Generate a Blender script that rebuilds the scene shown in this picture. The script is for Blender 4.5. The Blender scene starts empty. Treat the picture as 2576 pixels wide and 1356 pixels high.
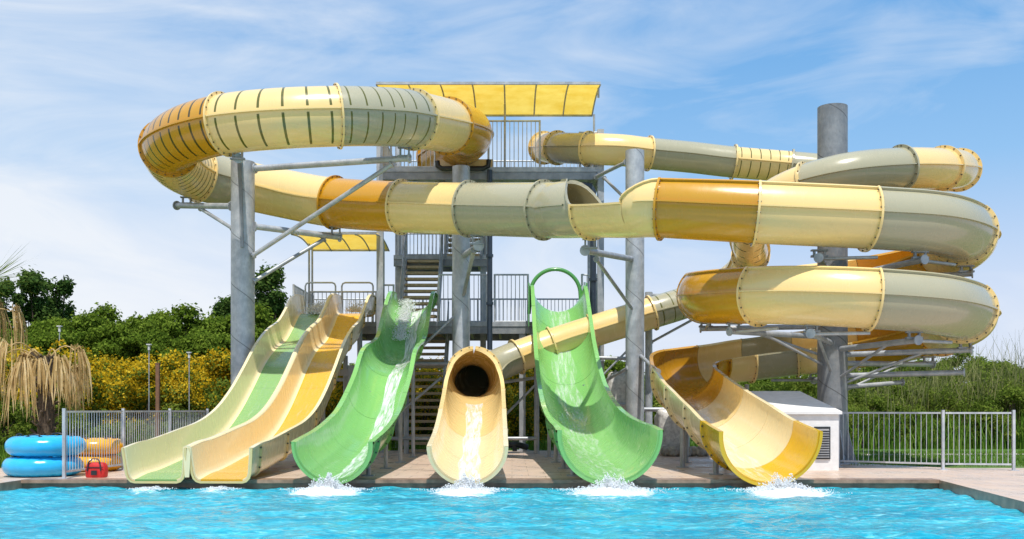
import bpy, math, random
import numpy as np
from mathutils import Vector, Matrix, noise as mnoise
random.seed(4); rng=np.random.default_rng(4)
EYE=1.2; FOC=2504.0
def S(u,v,d):
    """survey bearing (theodolite reading) + distance -> metres"""
    return Vector(((u-1288)*d/FOC, d, EYE+(1030-v)*d/FOC))
scene=bpy.context.scene
COL=scene.collection
# ------------------------------------------------------------------ materials
def newmat(name):
    m=bpy.data.materials.new(name); m.use_nodes=True
    nt=m.node_tree; b=nt.nodes['Principled BSDF']
    return m,nt,b
def N(nt,t,**kw):
    n=nt.nodes.new(t)
    for k,v in kw.items(): setattr(n,k,v)
    return n
def ramp(nt,fac,stops):
    r=N(nt,'ShaderNodeValToRGB'); e=r.color_ramp.elements
    while len(e)<len(stops): e.new(0.5)
    for i,(p,c) in enumerate(stops):
        e[i].position=p; e[i].color=(c[0],c[1],c[2],1)
    nt.links.new(fac,r.inputs[0]); return r.outputs[0]
def noise(nt,scale,detail=4,rough=.55,vec=None,dist=0):
    n=N(nt,'ShaderNodeTexNoise'); n.inputs['Scale'].default_value=scale
    n.inputs['Detail'].default_value=detail; n.inputs['Roughness'].default_value=rough
    n.inputs['Distortion'].default_value=dist
    if vec is not None: nt.links.new(vec,n.inputs['Vector'])
    return n.outputs['Fac']
def pos(nt,scale=(1,1,1)):
    g=N(nt,'ShaderNodeNewGeometry'); m=N(nt,'ShaderNodeMapping')
    m.inputs['Scale'].default_value=scale
    nt.links.new(g.outputs['Position'],m.inputs['Vector']); return m.outputs[0]
def mixc(nt,f,a,b,mode='MIX'):
    m=N(nt,'ShaderNodeMix',data_type='RGBA',blend_type=mode)
    for sock,val in ((0,f),(6,a),(7,b)):
        if isinstance(val,bpy.types.NodeSocket): nt.links.new(val,m.inputs[sock])
        elif sock==0: m.inputs[0].default_value=val
        else: m.inputs[sock].default_value=(val[0],val[1],val[2],1)
    return m.outputs[2]
def math_(nt,op,a,b=None,c=None):
    m=N(nt,'ShaderNodeMath',operation=op)
    for i,x in enumerate((a,b,c)):
        if x is None: continue
        if isinstance(x,bpy.types.NodeSocket): nt.links.new(x,m.inputs[i])
        else: m.inputs[i].default_value=x
    return m.outputs[0]
def bump(nt,b,h,st,dist=.02):
    n=N(nt,'ShaderNodeBump'); n.inputs['Strength'].default_value=st; n.inputs['Distance'].default_value=dist
    nt.links.new(h,n.inputs['Height']); nt.links.new(n.outputs[0],b.inputs['Normal'])

def fiberglass(name,col,stripes=0,rough=.2,wd=.055,lo=.10,sc=(.12,.115,.016)):
    m,nt,b=newmat(name)
    big=noise(nt,.7,3,.5,pos(nt)); fine=noise(nt,6,5,.6,pos(nt,(1,1,.3)))
    d=[c*.9 for c in col]
    c1=mixc(nt,big,d,col)
    grime=ramp(nt,fine,[(.55,(0,0,0)),(.85,(.2,.2,.2))])
    c2=mixc(nt,grime,c1,(col[0]*.65,col[1]*.6,col[2]*.55))
    if stripes:
        tc=N(nt,'ShaderNodeUVMap'); sp=N(nt,'ShaderNodeSeparateXYZ'); nt.links.new(tc.outputs[0],sp.inputs[0])
        u=math_(nt,'FRACT',math_(nt,'MULTIPLY',sp.outputs[0],float(stripes)))
        su=math_(nt,'LESS_THAN',math_(nt,'ABSOLUTE',math_(nt,'SUBTRACT',u,.5)),wd)
        sv=math_(nt,'ABSOLUTE',math_(nt,'SINE',math_(nt,'MULTIPLY',math_(nt,'SUBTRACT',sp.outputs[1],.5),6.28318)))
        a=math_(nt,'GREATER_THAN',sv,lo); bb=math_(nt,'LESS_THAN',sv,.975)
        mask=math_(nt,'MULTIPLY',math_(nt,'MULTIPLY',a,bb),su)
        c2=mixc(nt,mask,c2,sc)
    nt.links.new(c2,b.inputs['Base Color'])
    rr=math_(nt,'MULTIPLY_ADD',fine,.22,rough-.05)
    nt.links.new(rr,b.inputs['Roughness'])
    b.inputs['Coat Weight'].default_value=.4; b.inputs['Coat Roughness'].default_value=.05
    bump(nt,b,noise(nt,3,2,.5,pos(nt)),.12,.02)
    return m
CREAM=(.90,.66,.28); MUST=(.61,.30,.014); OLIVE=(.44,.405,.27); GREEN=(.235,.54,.155); YEL=(.84,.50,.02)
cream=fiberglass('cream_fiberglass',CREAM); creamS=fiberglass('cream_fiberglass_striped',CREAM,6); creamS9=fiberglass('cream_fiberglass_ribbed',CREAM,10,wd=.10)
pale=fiberglass('pale_cream_fiberglass',(.90,.74,.42)); white=fiberglass('lane_cream_fiberglass',(.93,.78,.46))
must=fiberglass('mustard_fiberglass',MUST); mustS=fiberglass('mustard_fiberglass_striped',MUST,9,wd=.09,sc=(.07,.05,.008))
olive=fiberglass('olive_grey_fiberglass',OLIVE); oliveS=fiberglass('olive_grey_fiberglass_striped',OLIVE,7)
green=fiberglass('green_fiberglass',GREEN); dgreen=fiberglass('dark_green_fiberglass',(.10,.34,.09))
yel=fiberglass('yellow_fiberglass',YEL); laneyel=fiberglass('lane_yellow_fiberglass',(.80,.43,.01)); lanegreen=fiberglass('lane_green_fiberglass',(.24,.46,.14))

def steel(name,base=.36,spiral=False):
    m,nt,b=newmat(name)
    n1=noise(nt,5,5,.6,pos(nt)); n2=noise(nt,28,3,.6,pos(nt,(1,1,.4)))
    c=ramp(nt,n1,[(.3,(base*.72,base*.78,base*.86)),(.7,(base*1.15,base*1.18,base*1.22))])
    c=mixc(nt,ramp(nt,n2,[(.5,(0,0,0)),(.75,(.35,.35,.35))]),c,(base*.55,base*.55,base*.55))
    c=mixc(nt,ramp(nt,noise(nt,1.6,6,.7,pos(nt,(1,1,.5)),.8),[(.5,(0,0,0)),(.62,(.4,.4,.4))]),c,(base*.5,base*.52,base*.56))
    if spiral:
        tc=N(nt,'ShaderNodeTexCoord'); sp=N(nt,'ShaderNodeSeparateXYZ'); nt.links.new(tc.outputs['Object'],sp.inputs[0])
        at=math_(nt,'DIVIDE',math_(nt,'ARCTAN2',sp.outputs[1],sp.outputs[0]),6.28318)
        fr=math_(nt,'FRACT',math_(nt,'ADD',math_(nt,'MULTIPLY',sp.outputs[2],.8),at))
        ln=math_(nt,'LESS_THAN',fr,.022)
        c=mixc(nt,ln,c,(base*.45,base*.47,base*.5))
    nt.links.new(c,b.inputs['Base Color'])
    b.inputs['Metallic'].default_value=.35; b.inputs['Roughness'].default_value=.48
    bump(nt,b,n2,.1,.01)
    return m
galv=steel('galvanised_steel',.46); galvcol=steel('galvanised_spiral_pipe',.52,True); darkcol=steel('weathered_spiral_pipe',.28,True); dsteel=steel('dark_weathered_steel',.32); fencem=steel('bright_galvanised_bars',.58)
def plain(name,col,rough=.5,metal=0,var=.25,scale=8):
    m,nt,b=newmat(name)
    n=noise(nt,scale,5,.6,pos(nt))
    c=ramp(nt,n,[(.3,[x*(1-var) for x in col]),(.7,[min(1,x*(1+var*.5)) for x in col])])
    nt.links.new(c,b.inputs['Base Color']); b.inputs['Roughness'].default_value=rough; b.inputs['Metallic'].default_value=metal
    return m
boltm=plain('bolt_steel',(.12,.10,.08),.5,.5)
blackp=plain('black_plastic',(.02,.025,.03),.35)
bluepipe=plain('dark_blue_pipe',(.03,.045,.07),.35)
tread=plain('wood_tread',(.50,.38,.23),.7,scale=14)
whitep=plain('white_plaster',(.78,.77,.76),.7,var=.1)
louver=plain('louver_grey',(.22,.22,.23),.5)
red=plain('red_fabric',(.6,.02,.02),.6)
wrap=plain('plastic_wrap',(.66,.64,.60),.3,var=.4,scale=12)
rock=plain('rubble_bag',(.45,.42,.37),.8,var=.5)
bluev=plain('blue_vinyl',(.03,.45,.80),.22,var=.12,scale=3); orangev=plain('orange_vinyl',(.9,.42,.01),.25,var=.12,scale=3)
barkm=plain('bark',(.10,.07,.045),.9,var=.5,scale=20)
polem=plain('brown_pole',(.22,.11,.06),.6)
glassw=plain('lamp_white',(.75,.75,.75),.4)
def twoside(name,tr):
    m,nt,b=newmat(name); nt.nodes.remove(b); out=nt.nodes['Material Output']
    d=N(nt,'ShaderNodeBsdfDiffuse'); t=N(nt,'ShaderNodeBsdfTranslucent'); mx=N(nt,'ShaderNodeMixShader'); mx.inputs[0].default_value=tr
    nt.links.new(d.outputs[0],mx.inputs[1]); nt.links.new(t.outputs[0],mx.inputs[2]); nt.links.new(mx.outputs[0],out.inputs[0])
    return m,nt,d,t
fab,nt,d,t=twoside('yellow_shade_fabric',.6)
c=ramp(nt,noise(nt,2.2,5,.6,pos(nt)),[(.3,(.80,.52,.06)),(.7,(.92,.68,.14))]); nt.links.new(c,d.inputs[0]); nt.links.new(c,t.inputs[0])
def leafmat(name,c1,c2,c3,tr=.35,ns=.8):
    m,nt,d,t=twoside(name,tr)
    g=N(nt,'ShaderNodeNewGeometry'); r=g.outputs['Random Per Island']
    n=noise(nt,ns,3,.6,pos(nt))
    f=math_(nt,'MULTIPLY_ADD',r,.5,math_(nt,'MULTIPLY_ADD',n,1.4,-.45))
    c=ramp(nt,f,[(.1,c1),(.5,c2),(.95,c3)])
    nt.links.new(c,d.inputs[0]); nt.links.new(c,t.inputs[0]); return m
pineL=leafmat('pine_needles',(.045,.085,.012),(.135,.205,.022),(.26,.34,.05))
bushL=leafmat('bush_leaves',(.05,.09,.014),(.155,.22,.03),(.30,.35,.07))
flowL=leafmat('yellow_blossom',(.38,.25,.01),(.66,.44,.02),(.86,.64,.07),.4)
dryL=leafmat('dry_fronds',(.34,.22,.08),(.62,.44,.20),(.82,.65,.38),.3,3)
reedL=leafmat('cane_leaves',(.08,.10,.03),(.24,.25,.09),(.46,.42,.2),.3,1.2)
grassL=leafmat('grass_blades',(.04,.10,.015),(.13,.25,.03),(.26,.36,.07),.35,1)
tallL=leafmat('eucalyptus_leaves',(.025,.06,.016),(.07,.13,.028),(.15,.22,.05))

# ------------------------------------------------------------------ mesh builder
class MB:
    def __init__(s): s.v=[];s.f=[];s.m=[];s.s=[];s.uv=[]
    def grid(s,rows,mat=0,smooth=True,uv=None,closed=False):
        b=len(s.v); R=len(rows); C=len(rows[0])
        for r in rows: s.v.extend([tuple(p) for p in r])
        for i in range(R-1):
            for j in range(C if closed else C-1):
                k=(j+1)%C
                s.f.append((b+i*C+j,b+i*C+k,b+(i+1)*C+k,b+(i+1)*C+j))
                s.m.append(mat[j] if isinstance(mat,(list,tuple)) else mat); s.s.append(smooth)
                s.uv.append([uv[i][j],uv[i][k],uv[i+1][k],uv[i+1][j]] if uv else [(0,0)]*4)
    def poly(s,pts,mat=0,smooth=False):
        b=len(s.v); s.v.extend([tuple(p) for p in pts]); s.f.append(tuple(range(b,b+len(pts))))
        s.m.append(mat); s.s.append(smooth); s.uv.append([(0,0)]*len(pts))
    def hexa(s,p,mat=0):
        for q in ((0,3,2,1),(4,5,6,7),(0,1,5,4),(1,2,6,5),(2,3,7,6),(3,0,4,7)): s.poly([p[i] for i in q],mat)
    def box(s,x0,x1,y0,y1,z0,z1,mat=0):
        s.hexa([(x0,y0,z0),(x1,y0,z0),(x1,y1,z0),(x0,y1,z0),(x0,y0,z1),(x1,y0,z1),(x1,y1,z1),(x0,y1,z1)],mat)
    def beam(s,a,b,w,h,mat=0):
        a=Vector(a);b=Vector(b);t=(b-a).normalized()
        up=Vector((0,0,1)) if abs(t.z)<.98 else Vector((0,1,0))
        x=t.cross(up).normalized(); z=x.cross(t)
        P=[]
        for c in (a,b):
            for (i,j) in ((-1,-1),(1,-1),(1,1),(-1,1)): P.append(c+x*i*w/2+z*j*h/2)
        s.hexa(P,mat)
    def pipe(s,a,b,r,n=12,mat=0,r2=None,caps=True):
        a=Vector(a);b=Vector(b);t=(b-a).normalized(); r2=r if r2 is None else r2
        up=Vector((0,0,1)) if abs(t.z)<.98 else Vector((0,1,0))
        x=t.cross(up).normalized(); z=x.cross(t)
        A=[[c+(x*math.cos(q)+z*math.sin(q))*rr for q in [2*math.pi*k/n for k in range(n)]] for c,rr in ((a,r),(b,r2))]
        s.grid(A,mat,n>6,closed=True)
        if caps: s.poly(A[0],mat); s.poly(A[1],mat)
    def tube(s,pts,r,n=10,mat=0):
        pts=[Vector(p) for p in pts]; rows=[]
        for i,p in enumerate(pts):
            t=(pts[min(i+1,len(pts)-1)]-pts[max(i-1,0)]).normalized()
            up=Vector((0,0,1)) if abs(t.z)<.95 else Vector((0,1,0))
            if i==0: x=t.cross(up).normalized()
            else: x=(x-t*x.dot(t)).normalized()
            z=x.cross(t); rr=r[i] if isinstance(r,(list,tuple)) else r
            rows.append([p+(x*math.cos(q)+z*math.sin(q))*rr for q in [2*math.pi*k/n for k in range(n)]])
        s.grid(rows,mat,True,closed=True); s.poly(rows[0],mat); s.poly(rows[-1],mat)
    def obj(s,name,mats,parent=None,origin=None,**props):
        o0=Vector(origin) if origin is not None else (parent_loc(parent) if parent else Vector((0,0,0)))
        me=bpy.data.meshes.new(name); V=np.array(s.v)-np.array(o0)
        me.from_pydata(V.tolist(),[],s.f)
        me.polygons.foreach_set('material_index',s.m); me.polygons.foreach_set('use_smooth',s.s)
        uvl=me.uv_layers.new(name='UVMap'); flat=[c for f in s.uv for q in f for c in q]
        uvl.data.foreach_set('uv',flat)
        for m in (mats if isinstance(mats,(list,tuple)) else [mats]): me.materials.append(m)
        me.update()
        return link(bpy.data.objects.new(name,me),parent,o0,**props)
def parent_loc(p):
    l=Vector((0,0,0))
    while p is not None: l+=p.location; p=p.parent
    return l
def link(o,parent,loc,**props):
    COL.objects.link(o)
    if parent: o.parent=parent; o.location=Vector(loc)-parent_loc(parent)
    else: o.location=loc
    for k,v in props.items(): o[k]=v
    return o
def thing(name,loc,label,category,**kw):
    e=bpy.data.objects.new(name,None); e.empty_display_size=.3
    return link(e,None,loc,label=label,category=category,**kw)
def copy_thing(src,loc,rz=0,sc=1,**props):
    n=src.copy(); COL.objects.link(n); n.location=loc; n.rotation_euler=(0,0,rz); n.scale=(sc,sc,sc) if not isinstance(sc,tuple) else sc
    for c in src.children:
        k=c.copy(); k.parent=n; COL.objects.link(k)
        for g in c.children:
            h=g.copy(); h.parent=k; COL.objects.link(h)
    for k,v in props.items(): n[k]=v
    return n

# ------------------------------------------------------------------ slide builder
SUB=8
def stations(ctrl):
    C=np.array(ctrl,float); n=len(C); out=[]
    P=np.vstack([2*C[0]-C[1],C,2*C[-1]-C[-2]])
    for i in range(n-1):
        p0,p1,p2,p3=P[i],P[i+1],P[i+2],P[i+3]
        for k in range(SUB+(1 if i==n-2 else 0)):
            t=k/SUB
            q=.5*((2*p1)+(-p0+p2)*t+(2*p0-5*p1+4*p2-p3)*t*t+(-p0+3*p1-3*p2+p3)*t**3)
            e=t*t*(3-2*t)
            q[3:]=p1[3:]*(1-e)+p2[3:]*e
            out.append(q)
    out=np.array(out); X=out[:,:3]; T=np.gradient(X,axis=0)
    T/=np.linalg.norm(T,axis=1)[:,None]
    Sd=np.cross(T,[0,0,1]); Sd/=np.linalg.norm(Sd,axis=1)[:,None]; Up=np.cross(Sd,T)
    return out,T,Sd,Up
def arcprof(q,na=36):
    r,a0,a1=q[3],q[4],q[5]
    a=np.radians(np.linspace(a0,a1,na)); return np.stack([r*np.cos(a),r*np.sin(a)],1),np.degrees(a)/360+.5
def shell(mb,st,i0,i1,prof,th=.03,lip=.07,mat=0,openfn=None,gap=.006):
    out,T,Sd,Up=st; inn=[];ot=[];uv=[];L=[[],[]]
    n=i1-i0
    for i in range(i0,i1+1):
        P,vv=prof(out[i]); c=out[i,:3].copy()
        if i==i0: c=c+T[i]*gap
        if i==i1: c=c-T[i]*gap
        tg=np.gradient(P,axis=0); tg/=np.linalg.norm(tg,axis=1)[:,None]+1e-9
        nr=np.stack([tg[:,1],-tg[:,0]],1)
        w=lambda Q:c+Q[...,0:1]*Sd[i]+Q[...,1:2]*Up[i]
        inn.append(w(P)); ot.append(w(P+nr*th)); uv.append([((i-i0)/n,v) for v in vv])
        l=lip if (openfn is None or openfn(out[i])) else .0005
        for e,(k,sg) in enumerate(((0,1),(-1,-1))):
            a=P[k];o=P[k]+nr[k]*(th+l);o2=o+tg[k]*sg*.04;z=P[k]+nr[k]*th+tg[k]*sg*.04
            L[e].append(w(np.array([a,o,o2,z])))
    mb.grid(inn,mat,True,uv); mb.grid(ot,mat,True,uv)
    lm=mat if not isinstance(mat,(list,tuple)) else mat[0]
    mb.grid(L[0],lm,False); mb.grid(L[1],lm if not isinstance(mat,(list,tuple)) else mat[-1],False)
    for k in (0,-1): mb.grid([inn[k],ot[k]],mat,False)
def rib(mb,st,i0,i1,phi,th=.03,cond=lambda q:True,h=.05):
    out,T,Sd,Up=st; rows=[]
    for i in range(i0,i1+2):
        if i>i1 or not cond(out[i]):
            if len(rows)>1: mb.grid(rows,0,False)
            rows=[]; continue
        q=out[i]; r0=q[3]+th-.002; a=math.radians(phi); d=math.radians(1.3); R=[]
        for rr,aa in ((r0,a-d),(r0+h,a-d),(r0+h,a+d),(r0,a+d)):
            R.append(q[:3]+rr*math.cos(aa)*Sd[i]+rr*math.sin(aa)*Up[i])
        rows.append(R)
def flange(st,i,name,mats,parent,prof,th=.03,h=.065,bolts=True,bstep=5):
    out,T,Sd,Up=st; mb=MB(); P,_=prof(out[i])
    tg=np.gradient(P,axis=0); tg/=np.linalg.norm(tg,axis=1)[:,None]; nr=np.stack([tg[:,1],-tg[:,0]],1)
    def w(Q,o): return out[i,:3]+T[i]*o+Q[:,0:1]*Sd[i]+Q[:,1:2]*Up[i]
    A=P+nr*(th-.004); B=P+nr*(th+h)
    for o in (-.022,.022): mb.grid([w(A,o),w(B,o)],0,False)
    mb.grid([w(B,-.022),w(B,.022)],0,True)
    if bolts:
        Mq=P+nr*(th+h*.55); L=np.cumsum(np.r_[0,np.linalg.norm(np.diff(P,axis=0),axis=1)]); k=max(3,int(L[-1]/.17))
        for l in (np.arange(k)+.5)*L[-1]/k:
            m2=np.array([[np.interp(l,L,Mq[:,0]),np.interp(l,L,Mq[:,1])]])
            a=Vector(w(m2,-.037)[0]); b=Vector(w(m2,.037)[0]); mb.pipe(a,b,.017,6,1)
    return mb.obj(name,mats,parent)
def build_slide(root,ctrl,sections,prof=arcprof,th=.03,lip=.05,ribs=True,partname='slide_section',openfn=lambda q:q[5]-q[4]<345):
    st=stations(ctrl)
    for (t0,t1,mat,fm) in sections:
        i0,i1=int(round(t0*SUB)),int(round(t1*SUB)); mb=MB()
        shell(mb,st,i0,i1,prof,th,lip,0,openfn)
        if ribs:
            rib(mb,st,i0,i1,0,th,lambda q:q[5]>25)
            rib(mb,st,i0,i1,180,th,lambda q:q[5]-q[4]>355)
        mb.obj(partname,[mat],root)
        flange(st,i0,'flange',[fm,boltm],root,prof,th)
    flange(st,len(st[0])-1,'flange',[sections[-1][2],boltm],root,prof,th,bolts=False,h=.05)
    return st
def watermat(name,thr,amax):
    m,nt,b=newmat(name)
    tc=N(nt,'ShaderNodeUVMap'); mp=N(nt,'ShaderNodeMapping'); mp.inputs['Scale'].default_value=(1.0,8,1); nt.links.new(tc.outputs[0],mp.inputs[0])
    n=noise(nt,1.8,7,.62,mp.outputs[0],.8); al=ramp(nt,n,[(thr[0],(.05,.05,.05)),(thr[1],(amax,amax,amax))])
    b.inputs['Base Color'].default_value=(.95,.97,.97,1); b.inputs['Roughness'].default_value=.15
    nt.links.new(al,b.inputs['Alpha']); bump(nt,b,n,.3,.02); return m
runw=watermat('thin_running_water',(.47,.75),.6); runw2=watermat('white_running_water',(.36,.62),.9)
def waterstrip(root,st,i0,i1,w=.25,mat=None,hw=None,lift=.018,s0=0):
    out,T,Sd,Up=st; rows=[];uv=[];M=9;s=0
    for i in range(i0,i1+1):
        q=out[i]
        if i>i0: s+=np.linalg.norm(out[i,:3]-out[i-1,:3])
        ww=w*(.85+.35*mnoise.noise(Vector((s*1.5,w*9,2)))) if hw is None else w; r=[];u=[]
        for k in range(M):
            x=(k/(M-1)*2-1)*ww+s0+(.06*mnoise.noise(Vector((s*.8,3,1))) if hw is None else 0)
            z=(-math.sqrt(max(.001,q[3]**2-x*x)) if hw is None else 0)+lift+.008*mnoise.noise(Vector((s*3,x*7,0)))
            r.append(q[:3]+x*Sd[i]+z*Up[i]); u.append((s,x))
        rows.append(r);uv.append(u)
    mb=MB(); mb.grid(rows,0,True,uv); return mb.obj('running_water',[mat or runw],root)

# ================= large yellow tube slide (left loop -> helix -> exit)
r=.585
L=[(1105,398,29.8),(1168,352,27.6),(1165,328,25.8),(1040,301,23.4),(955,294,22.6),(850,293,22.1),(700,299,21.9),(565,313,22.2),
   (468,340,22.8),(426,372,23.8),(444,412,25.0),(505,443,26.0),(600,463,26.5),(712,487,26.3),(842,510,25.5),(1010,521,24.6),(1180,526,23.7),
   (1368,529,22.4),(1425,528,21.8),(1488,525,21.3),(1560,523,20.6),(1610,521,20.2),(1665,520,19.9)]
ctrl=[]
for i,p in enumerate(L):
    a0,a1=-270,90
    if i==18: a0,a1=-262,82
    if i in (19,20,21): a0,a1=-180,1
    if i==22: a0,a1=-180,46
    rr=np.interp(i,[0,8,12,16,20],[.62,.62,.61,.585,.585])
    ctrl.append(list(S(*p))+[rr,a0,a1])
CX,CY,RR=7.08,22.15,2.75
ctrl.append([4.75,19.42,5.06,r,-180,50])
zt=[(-93,4.95),(0,4.80),(90,4.34),(180,3.72),(270,3.38),(360,3.14),(450,2.66)]
ths=[-93,-64,-35,-12,10,35,60,85,110,135,160,190,222,245,268,296,325,348,372,396,420,450]
for th in ths:
    z=np.interp(th,[a for a,_ in zt],[b for _,b in zt]); a=math.radians(th)
    ctrl.append([CX+RR*math.cos(a),CY+RR*math.sin(a),z,r,-180,50])
for (x,y,z,rr,a0,a1) in [(5.95,25.0,2.54,.60,-180,44),(5.0,24.78,2.42,.62,-181,36),(4.30,24.15,2.31,.66,-182,30),(3.92,23.0,2.15,.71,-183,24),(3.86,21.7,1.88,.75,-184,16),
     (3.95,20.3,1.54,.78,-185,11),(4.10,18.9,1.2,.79,-186,8),(4.22,17.7,.93,.80,-185,5),(4.30,16.55,.78,.80,-184,4)]:
    ctrl.append([x,y,z,rr,a0,a1])
root=thing('tube_slide',(0,23,0),'long cream, mustard and olive tube slide winding around steel columns','water slide')
sec=[(0,2.375,must,must),(2.375,3,cream,must),(3,5,oliveS,cream),(5,7,creamS,cream),(7,9,mustS,cream),(9,11,creamS9,must),(11,12,olive,cream),(12,14,cream,cream),
 (14,15,must,must),(15,16,cream,cream),(16,17,olive,olive),(17,19,olive,olive),(19,22,cream,cream),(22,23,must,must),(23,24,cream,cream)]
h=24
seq=[(0,2,olive),(2,4,cream),(4,6,must),(6,8,cream),(8,10,olive),(10,12,must),(12,14,cream),(14,16,olive),(16,18,cream),(18,20,must),(20,21,cream),(21,22,olive),(22,23,cream),(23,24,must),(24,26,must),(26,27,cream),(27,28,pale),(28,29,pale),(29,30,yel)]
for a,b,m in seq: sec.append((h+a,h+b,m,m if m is not olive else cream))
st=build_slide(root,ctrl,sec)
nn=len(st[0])-1
waterstrip(root,st,nn-SUB*5,nn,.30,runw)

# ================= small tube slide (right loop) with centre exit
q=.40
L2=[(1368,372,30.0),(1402,372,28.8),(1480,375,27.8),(1560,378,27.6),(1632,386,27.8),(1740,396,28.0),(1845,408,28.0),(1990,420,28.0),(2130,432,27.4),(2280,440,26.0),(2385,438,24.4),(2412,428,22.9),
 (2370,424,21.7),(2265,424,20.9),(2140,436,20.6),(2030,464,20.9),(1950,500,21.7),(1905,545,22.8),(1885,600,24.2),(1888,642,25.6),(1856,692,26.7),(1790,735,27.1),(1720,762,27.0),(1640,787,26.8),(1490,834,26.8),
 (1390,866,26.8),(1300,898,26.6),(1232,928,26.2),(1192,955,25.2)]
c2=[list(S(*p))+[q,-270,90] for i,p in enumerate(L2)]
c2+= [[-.97,24.2,1.86,.42,-270,90],[-.90,23.3,1.98,.50,-270,90],[-.86,22.7,2.0,.55,-268,88],[-.83,21.9,1.84,.565,-215,35],[-.80,20.9,1.60,.57,-184,4],[-.77,19.4,1.20,.575,-182,2],[-.75,18.0,.85,.585,-180,0],[-.74,16.55,.59,.60,-180,0]]
root2=thing('tube_slide',(0,24,0),'narrow closed cream and grey tube slide ending in an open chute','water slide')
s2=[(0,1,cream,cream),(1,2,olive,cream),(2,4,cream,cream),(4,6,olive,cream),(6,7,creamS,cream),(7,9,olive,olive),(9,11,cream,cream),(11,12,cream,cream),(12,13,cream,cream),(13,15,olive,olive),(15,17,cream,cream),(17,19,creamS,cream),(19,21,creamS,cream),
 (21,23,oliveS,olive),(23,24,cream,cream),(24,25,cream,cream),(25,26,cream,cream),(26,28,olive,cream),(28,29,olive,cream),(29,31,cream,cream),(31,33,cream,cream),(33,34,cream,cream),(34,35,pale,cream),(35,36,pale,pale)]
st2=build_slide(root2,c2,s2)
nn=len(st2[0])-1
waterstrip(root2,st2,nn-SUB*4,nn,.20,runw2)

# ================= open green slides
def greenslide(xs,prf,rad,label,a=4,full=0):
    c=[]
    for (y,zf) in prf:
        x=np.interp(y,[16.5,28.5],[xs[1],xs[0]]); rr=np.interp(y,[16.5,28.5],[rad[1],rad[0]])
        c.append([x,y,zf+rr,rr,-180-a,a])
    rt=thing('open_slide',(c[-1][0],22,0),label,'water slide')
    k=len(c)-1; secs=[]; i=0
    while i<k: secs.append((i,min(i+2,k),green,green)); i+=2
    stt=build_slide(rt,c,secs,lip=.07,ribs=False)
    return rt,stt,c
gl,stgl,cgl=greenslide((-2.76,-2.99),[(28.6,3.95),(27.6,3.88),(26.6,3.35),(25.5,2.55),(24.6,2.28),(23.8,2.15),(23,1.92),(22.2,1.42),(21.2,.95),(20.2,.58),(19.2,.36),(18.2,.2),(17.3,.1),(16.55,.02)],(.54,.60),'light green open chute slide with double drop spilling into the pool')
waterstrip(gl,stgl,0,len(stgl[0])-1,.17,runw2,s0=-.15)
gr,stgr,cgr=greenslide((1.27,1.63),[(28.4,3.93),(27.6,3.88),(26.8,3.25),(25.9,2.42),(24.9,1.72),(23.8,1.15),(22.6,.75),(21.3,.46),(19.9,.26),(18.4,.13),(17.3,.07),(16.55,.0)],(.68,.80),'wide green open chute slide with a round hoop over its start')
waterstrip(gr,stgr,0,len(stgr[0])-1,.34,runw)
mb=MB(); hc=S(1397,740,27.9); pts=[]
for k in range(25):
    a=math.pi*k/24; pts.append(hc+Vector((-.70*math.cos(a),0,.70*math.sin(a))))
pts=[pts[0]-Vector((.04,0,.55))]+pts+[pts[-1]+Vector((.04,0,-.55))]
mb.tube(pts,.055,12); mb.obj('hoop',[dgreen],gr)
mb=MB()
for sx in (-1,1):
    x=1.27+sx*.80
    mb.hexa([(x-.02,27.6,3.5),(x+.02,27.6,3.5),(x+.02,28.5,3.6),(x-.02,28.5,3.6),(x-.02,27.6,4.7),(x+.02,27.6,4.7),(x+.02,28.5,4.85),(x-.02,28.5,4.85)])
mb.obj('side_panel',[dgreen],gr)

# ================= mat racer lanes
def laneprof(w,hh):
    def f(q_):
        h2=hh; P=[(-w-.06,h2),(-w-.05,h2*.75),(-w-.035,h2*.45),(-w-.02,h2*.2),(-w,h2*.08),(-w+.03,.012),(-w+.07,0),(-w*.4,-.0),(0,0),(w*.4,0),(w-.07,0),(w-.03,.012),(w,h2*.08),(w+.02,h2*.2),(w+.035,h2*.45),(w+.05,h2*.75),(w+.06,h2)]
        return np.array(P,float),[0]*17
    return f
watlane=watermat('lane_water_film',(.55,.85),.25)
def lane(xs,label,floor,w=.42,hh=.54):
    prf=[(28.6,3.92),(27.7,3.85),(27.0,3.45),(26.2,3.02),(25.2,2.72),(24.3,2.32),(23.3,1.70),(22.4,1.18),(21.4,.74),(20.3,.45),(19.0,.28),(17.8,.14),(17.2,.10),(16.65,.03)]
    c=[[np.interp(y,[16.6,28.6],[xs[1],xs[0]]),y,z,1,0,0] for y,z in prf]
    rt=thing('racer_lane_slide',(c[-1][0],22,0),label,'water slide'); stt=stations(c); pf=laneprof(w,hh); k=len(c)-1
    i=0
    while i<k:
        j=min(i+2,k); mb=MB(); shell(mb,stt,i*SUB,j*SUB,pf,.03,.04,[0]*6+[1]*4+[0]*6,gap=.003); mb.obj('slide_section',[white,floor],rt)
        flange(stt,i*SUB,'flange',[cream,boltm],rt,pf,h=.035); i=j
    flange(stt,k*SUB,'flange',[cream,boltm],rt,pf,bolts=False,h=.035)
    waterstrip(rt,stt,0,len(stt[0])-1,w-.10,watlane,hw=1,lift=.013)
    return rt,stt
la,sta=lane((-5.49,-5.96),'cream racing lane with a green floor running into the pool',lanegreen,.425)
lb,stb=lane((-4.42,-4.86),'cream racing lane with a yellow floor running into the pool',laneyel,.425)
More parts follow.
